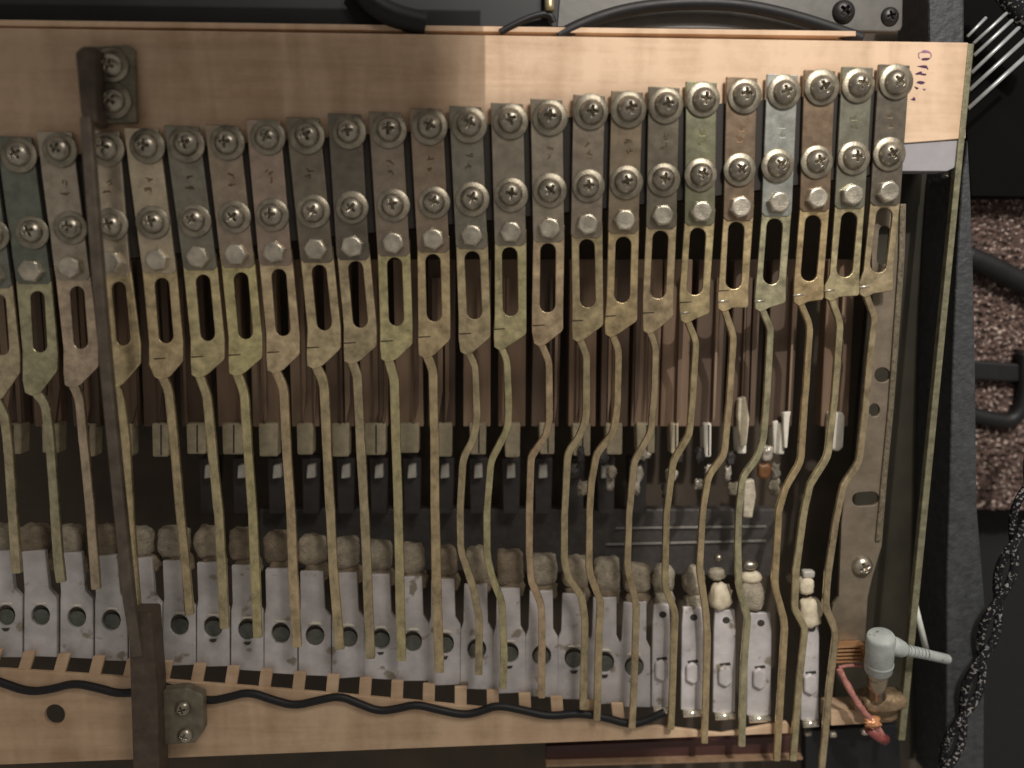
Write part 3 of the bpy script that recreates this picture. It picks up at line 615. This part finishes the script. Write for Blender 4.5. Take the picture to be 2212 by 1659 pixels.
for q, (a, b) in enumerate((((2091, 235), (2235, 104)), ((2094, 195), (2225, 75)), ((2098, 158), (2210, 51)), ((2104, 120), (2200, 31)), ((2103, 94), (2190, 14)), ((2090, 79), (2130, 38)))):
    tag(obj('strung_wire', tube([(a[0], a[1], -60), (b[0], b[1], -60)], 5.0 - q * .3, 8), mat('wire_steel', (176, 178, 178), 0.35, 0.4, 0.2, 200), smooth=True),
        ('lowest and brightest of the slanting thin wires at the upper right', 'second lowest of the slanting wires at the upper right', 'third lowest of the slanting wires at the upper right', 'fourth lowest of the slanting wires at the upper right', 'fifth lowest of the slanting wires at the upper right', 'short topmost slanting wire at the upper right')[q], 'wire', 'slanting wires')
m_speck = mat('braided_sleeve', (30, 29, 31), 0.95, 0, 0.3, 500, 0.0, 900, speck=((138, 134, 130), 0.56, 800), spec=0.1)
tag(obj('braided_cord', tube(chaikin([(2150, -40, -60), (2180, 0, -60), (2210, 40, -60), (2260, 80, -60)]), 20, 12), m_speck, smooth=True), 'speckled braided cord in the upper right corner', 'cord')
tw = thing('twisted_cable', P(2030, 1659, -40), 'black and white twisted cable running down the right edge', 'cable')
cpath = chaikin([(2275, 860, -30), (2228, 1020, -10), (2196, 1150, 8), (2166, 1260, 12), (2132, 1380, 14), (2104, 1480, 14), (2066, 1590, 14), (2010, 1740, 14)], 4)
for ph in (0, math.pi):
    pts = []; acc = 0
    for q, p in enumerate(cpath):
        if q: acc += math.hypot(p[0] - cpath[q - 1][0], p[1] - cpath[q - 1][1])
        a = acc / 260 * 2 * math.pi + ph
        pts.append((p[0] + 15 * math.cos(a), p[1] + 5 * math.cos(a), p[2] + 13 * math.sin(a)))
    obj('strand', tube(pts, 8.8, 10), m_speck, tw, smooth=True)
tag(obj('floor_cable', tube(chaikin([(2085, 552, -205), (2140, 575, -205), (2250, 632, -205)]), 26, 12), m_black, smooth=True), 'thick black cable slanting across the carpet', 'cable')
tag(obj('black_bar', prism([(2090, 778), (2206, 786), (2204, 826), (2090, 820)], -205, -240), m_black, bevel=6), 'flat black bar lying across the carpet', 'bar')
tag(obj('thin_floor_cable', tube(chaikin([(2085, 892, -215), (2140, 905, -215), (2190, 912, -215), (2215, 860, -212), (2212, 760, -208)]), 19, 12), m_black, smooth=True), 'black cable bending upward on the carpet below the flat bar', 'cable')

# ------------------------------------------------------------------ top strip above the rail
tp = thing('top_plate', P(1600, 66, -60), 'grey metal plate with black screws above the rail', 'plate')
obj('sheet', prism([(640, -60), (1952, -60), (1950, 56), (1946, 65), (1936, 69), (640, 52)], -50, -66), mat('top_steel', (92, 90, 86), 0.45, 0.3, 0.15, 120, 0.1), tp, bevel=3, seg=3)
place('screw', HEAD_D, 1922, 36, -50, tp, 0.3, 1.0); place('screw', HEAD_D, 1822, 26, -50, tp, 0.9, 1.25)
tag(obj('shaded_plate_left', prism([(-120, -60), (1215, -60), (1205, 60), (-120, 50)], -30, -48), mat('plate_shade', (20, 20, 21), 0.5, 0.1, 0.15, 40), bevel=3), 'near-black sheet standing for the shaded left part of the top plate', 'panel')  # shade on the grey plate's left part, put in as a near-black sheet
tag(obj('arched_cable', tube(chaikin([(1205, 78, -24), (1270, 46, -22), (1360, 18, -22), (1480, 6, -22), (1600, 10, -22), (1720, 36, -24), (1860, 84, -26)], 3), 13, 12), m_black, smooth=True), 'thick black cable arching over the top edge of the rail', 'cable')
tag(obj('thin_lead', tube(chaikin([(1080, 70, -14), (1120, 48, -12), (1160, 32, -12), (1188, 30, -12), (1196, 48, -14)], 3), 7, 10), m_black, smooth=True), 'thin black lead ending at the brass pin', 'lead')
tag(obj('brass_pin', tube([(1186, -30, -10), (1187, 16, -8), (1187, 24, -8)], 10, 14), mat('pin_brass', (170, 156, 120), 0.35, 0.6, 0.25, 300), smooth=True), 'pale brass pin at the top edge of the picture', 'pin')
tag(obj('black_hose', tube(chaikin([(770, -40, -8), (800, 5, -8), (850, 36, -12), (920, 52, -20)], 3), 24, 14), m_black, smooth=True), 'thick black hose in front of the near-black sheet', 'hose')
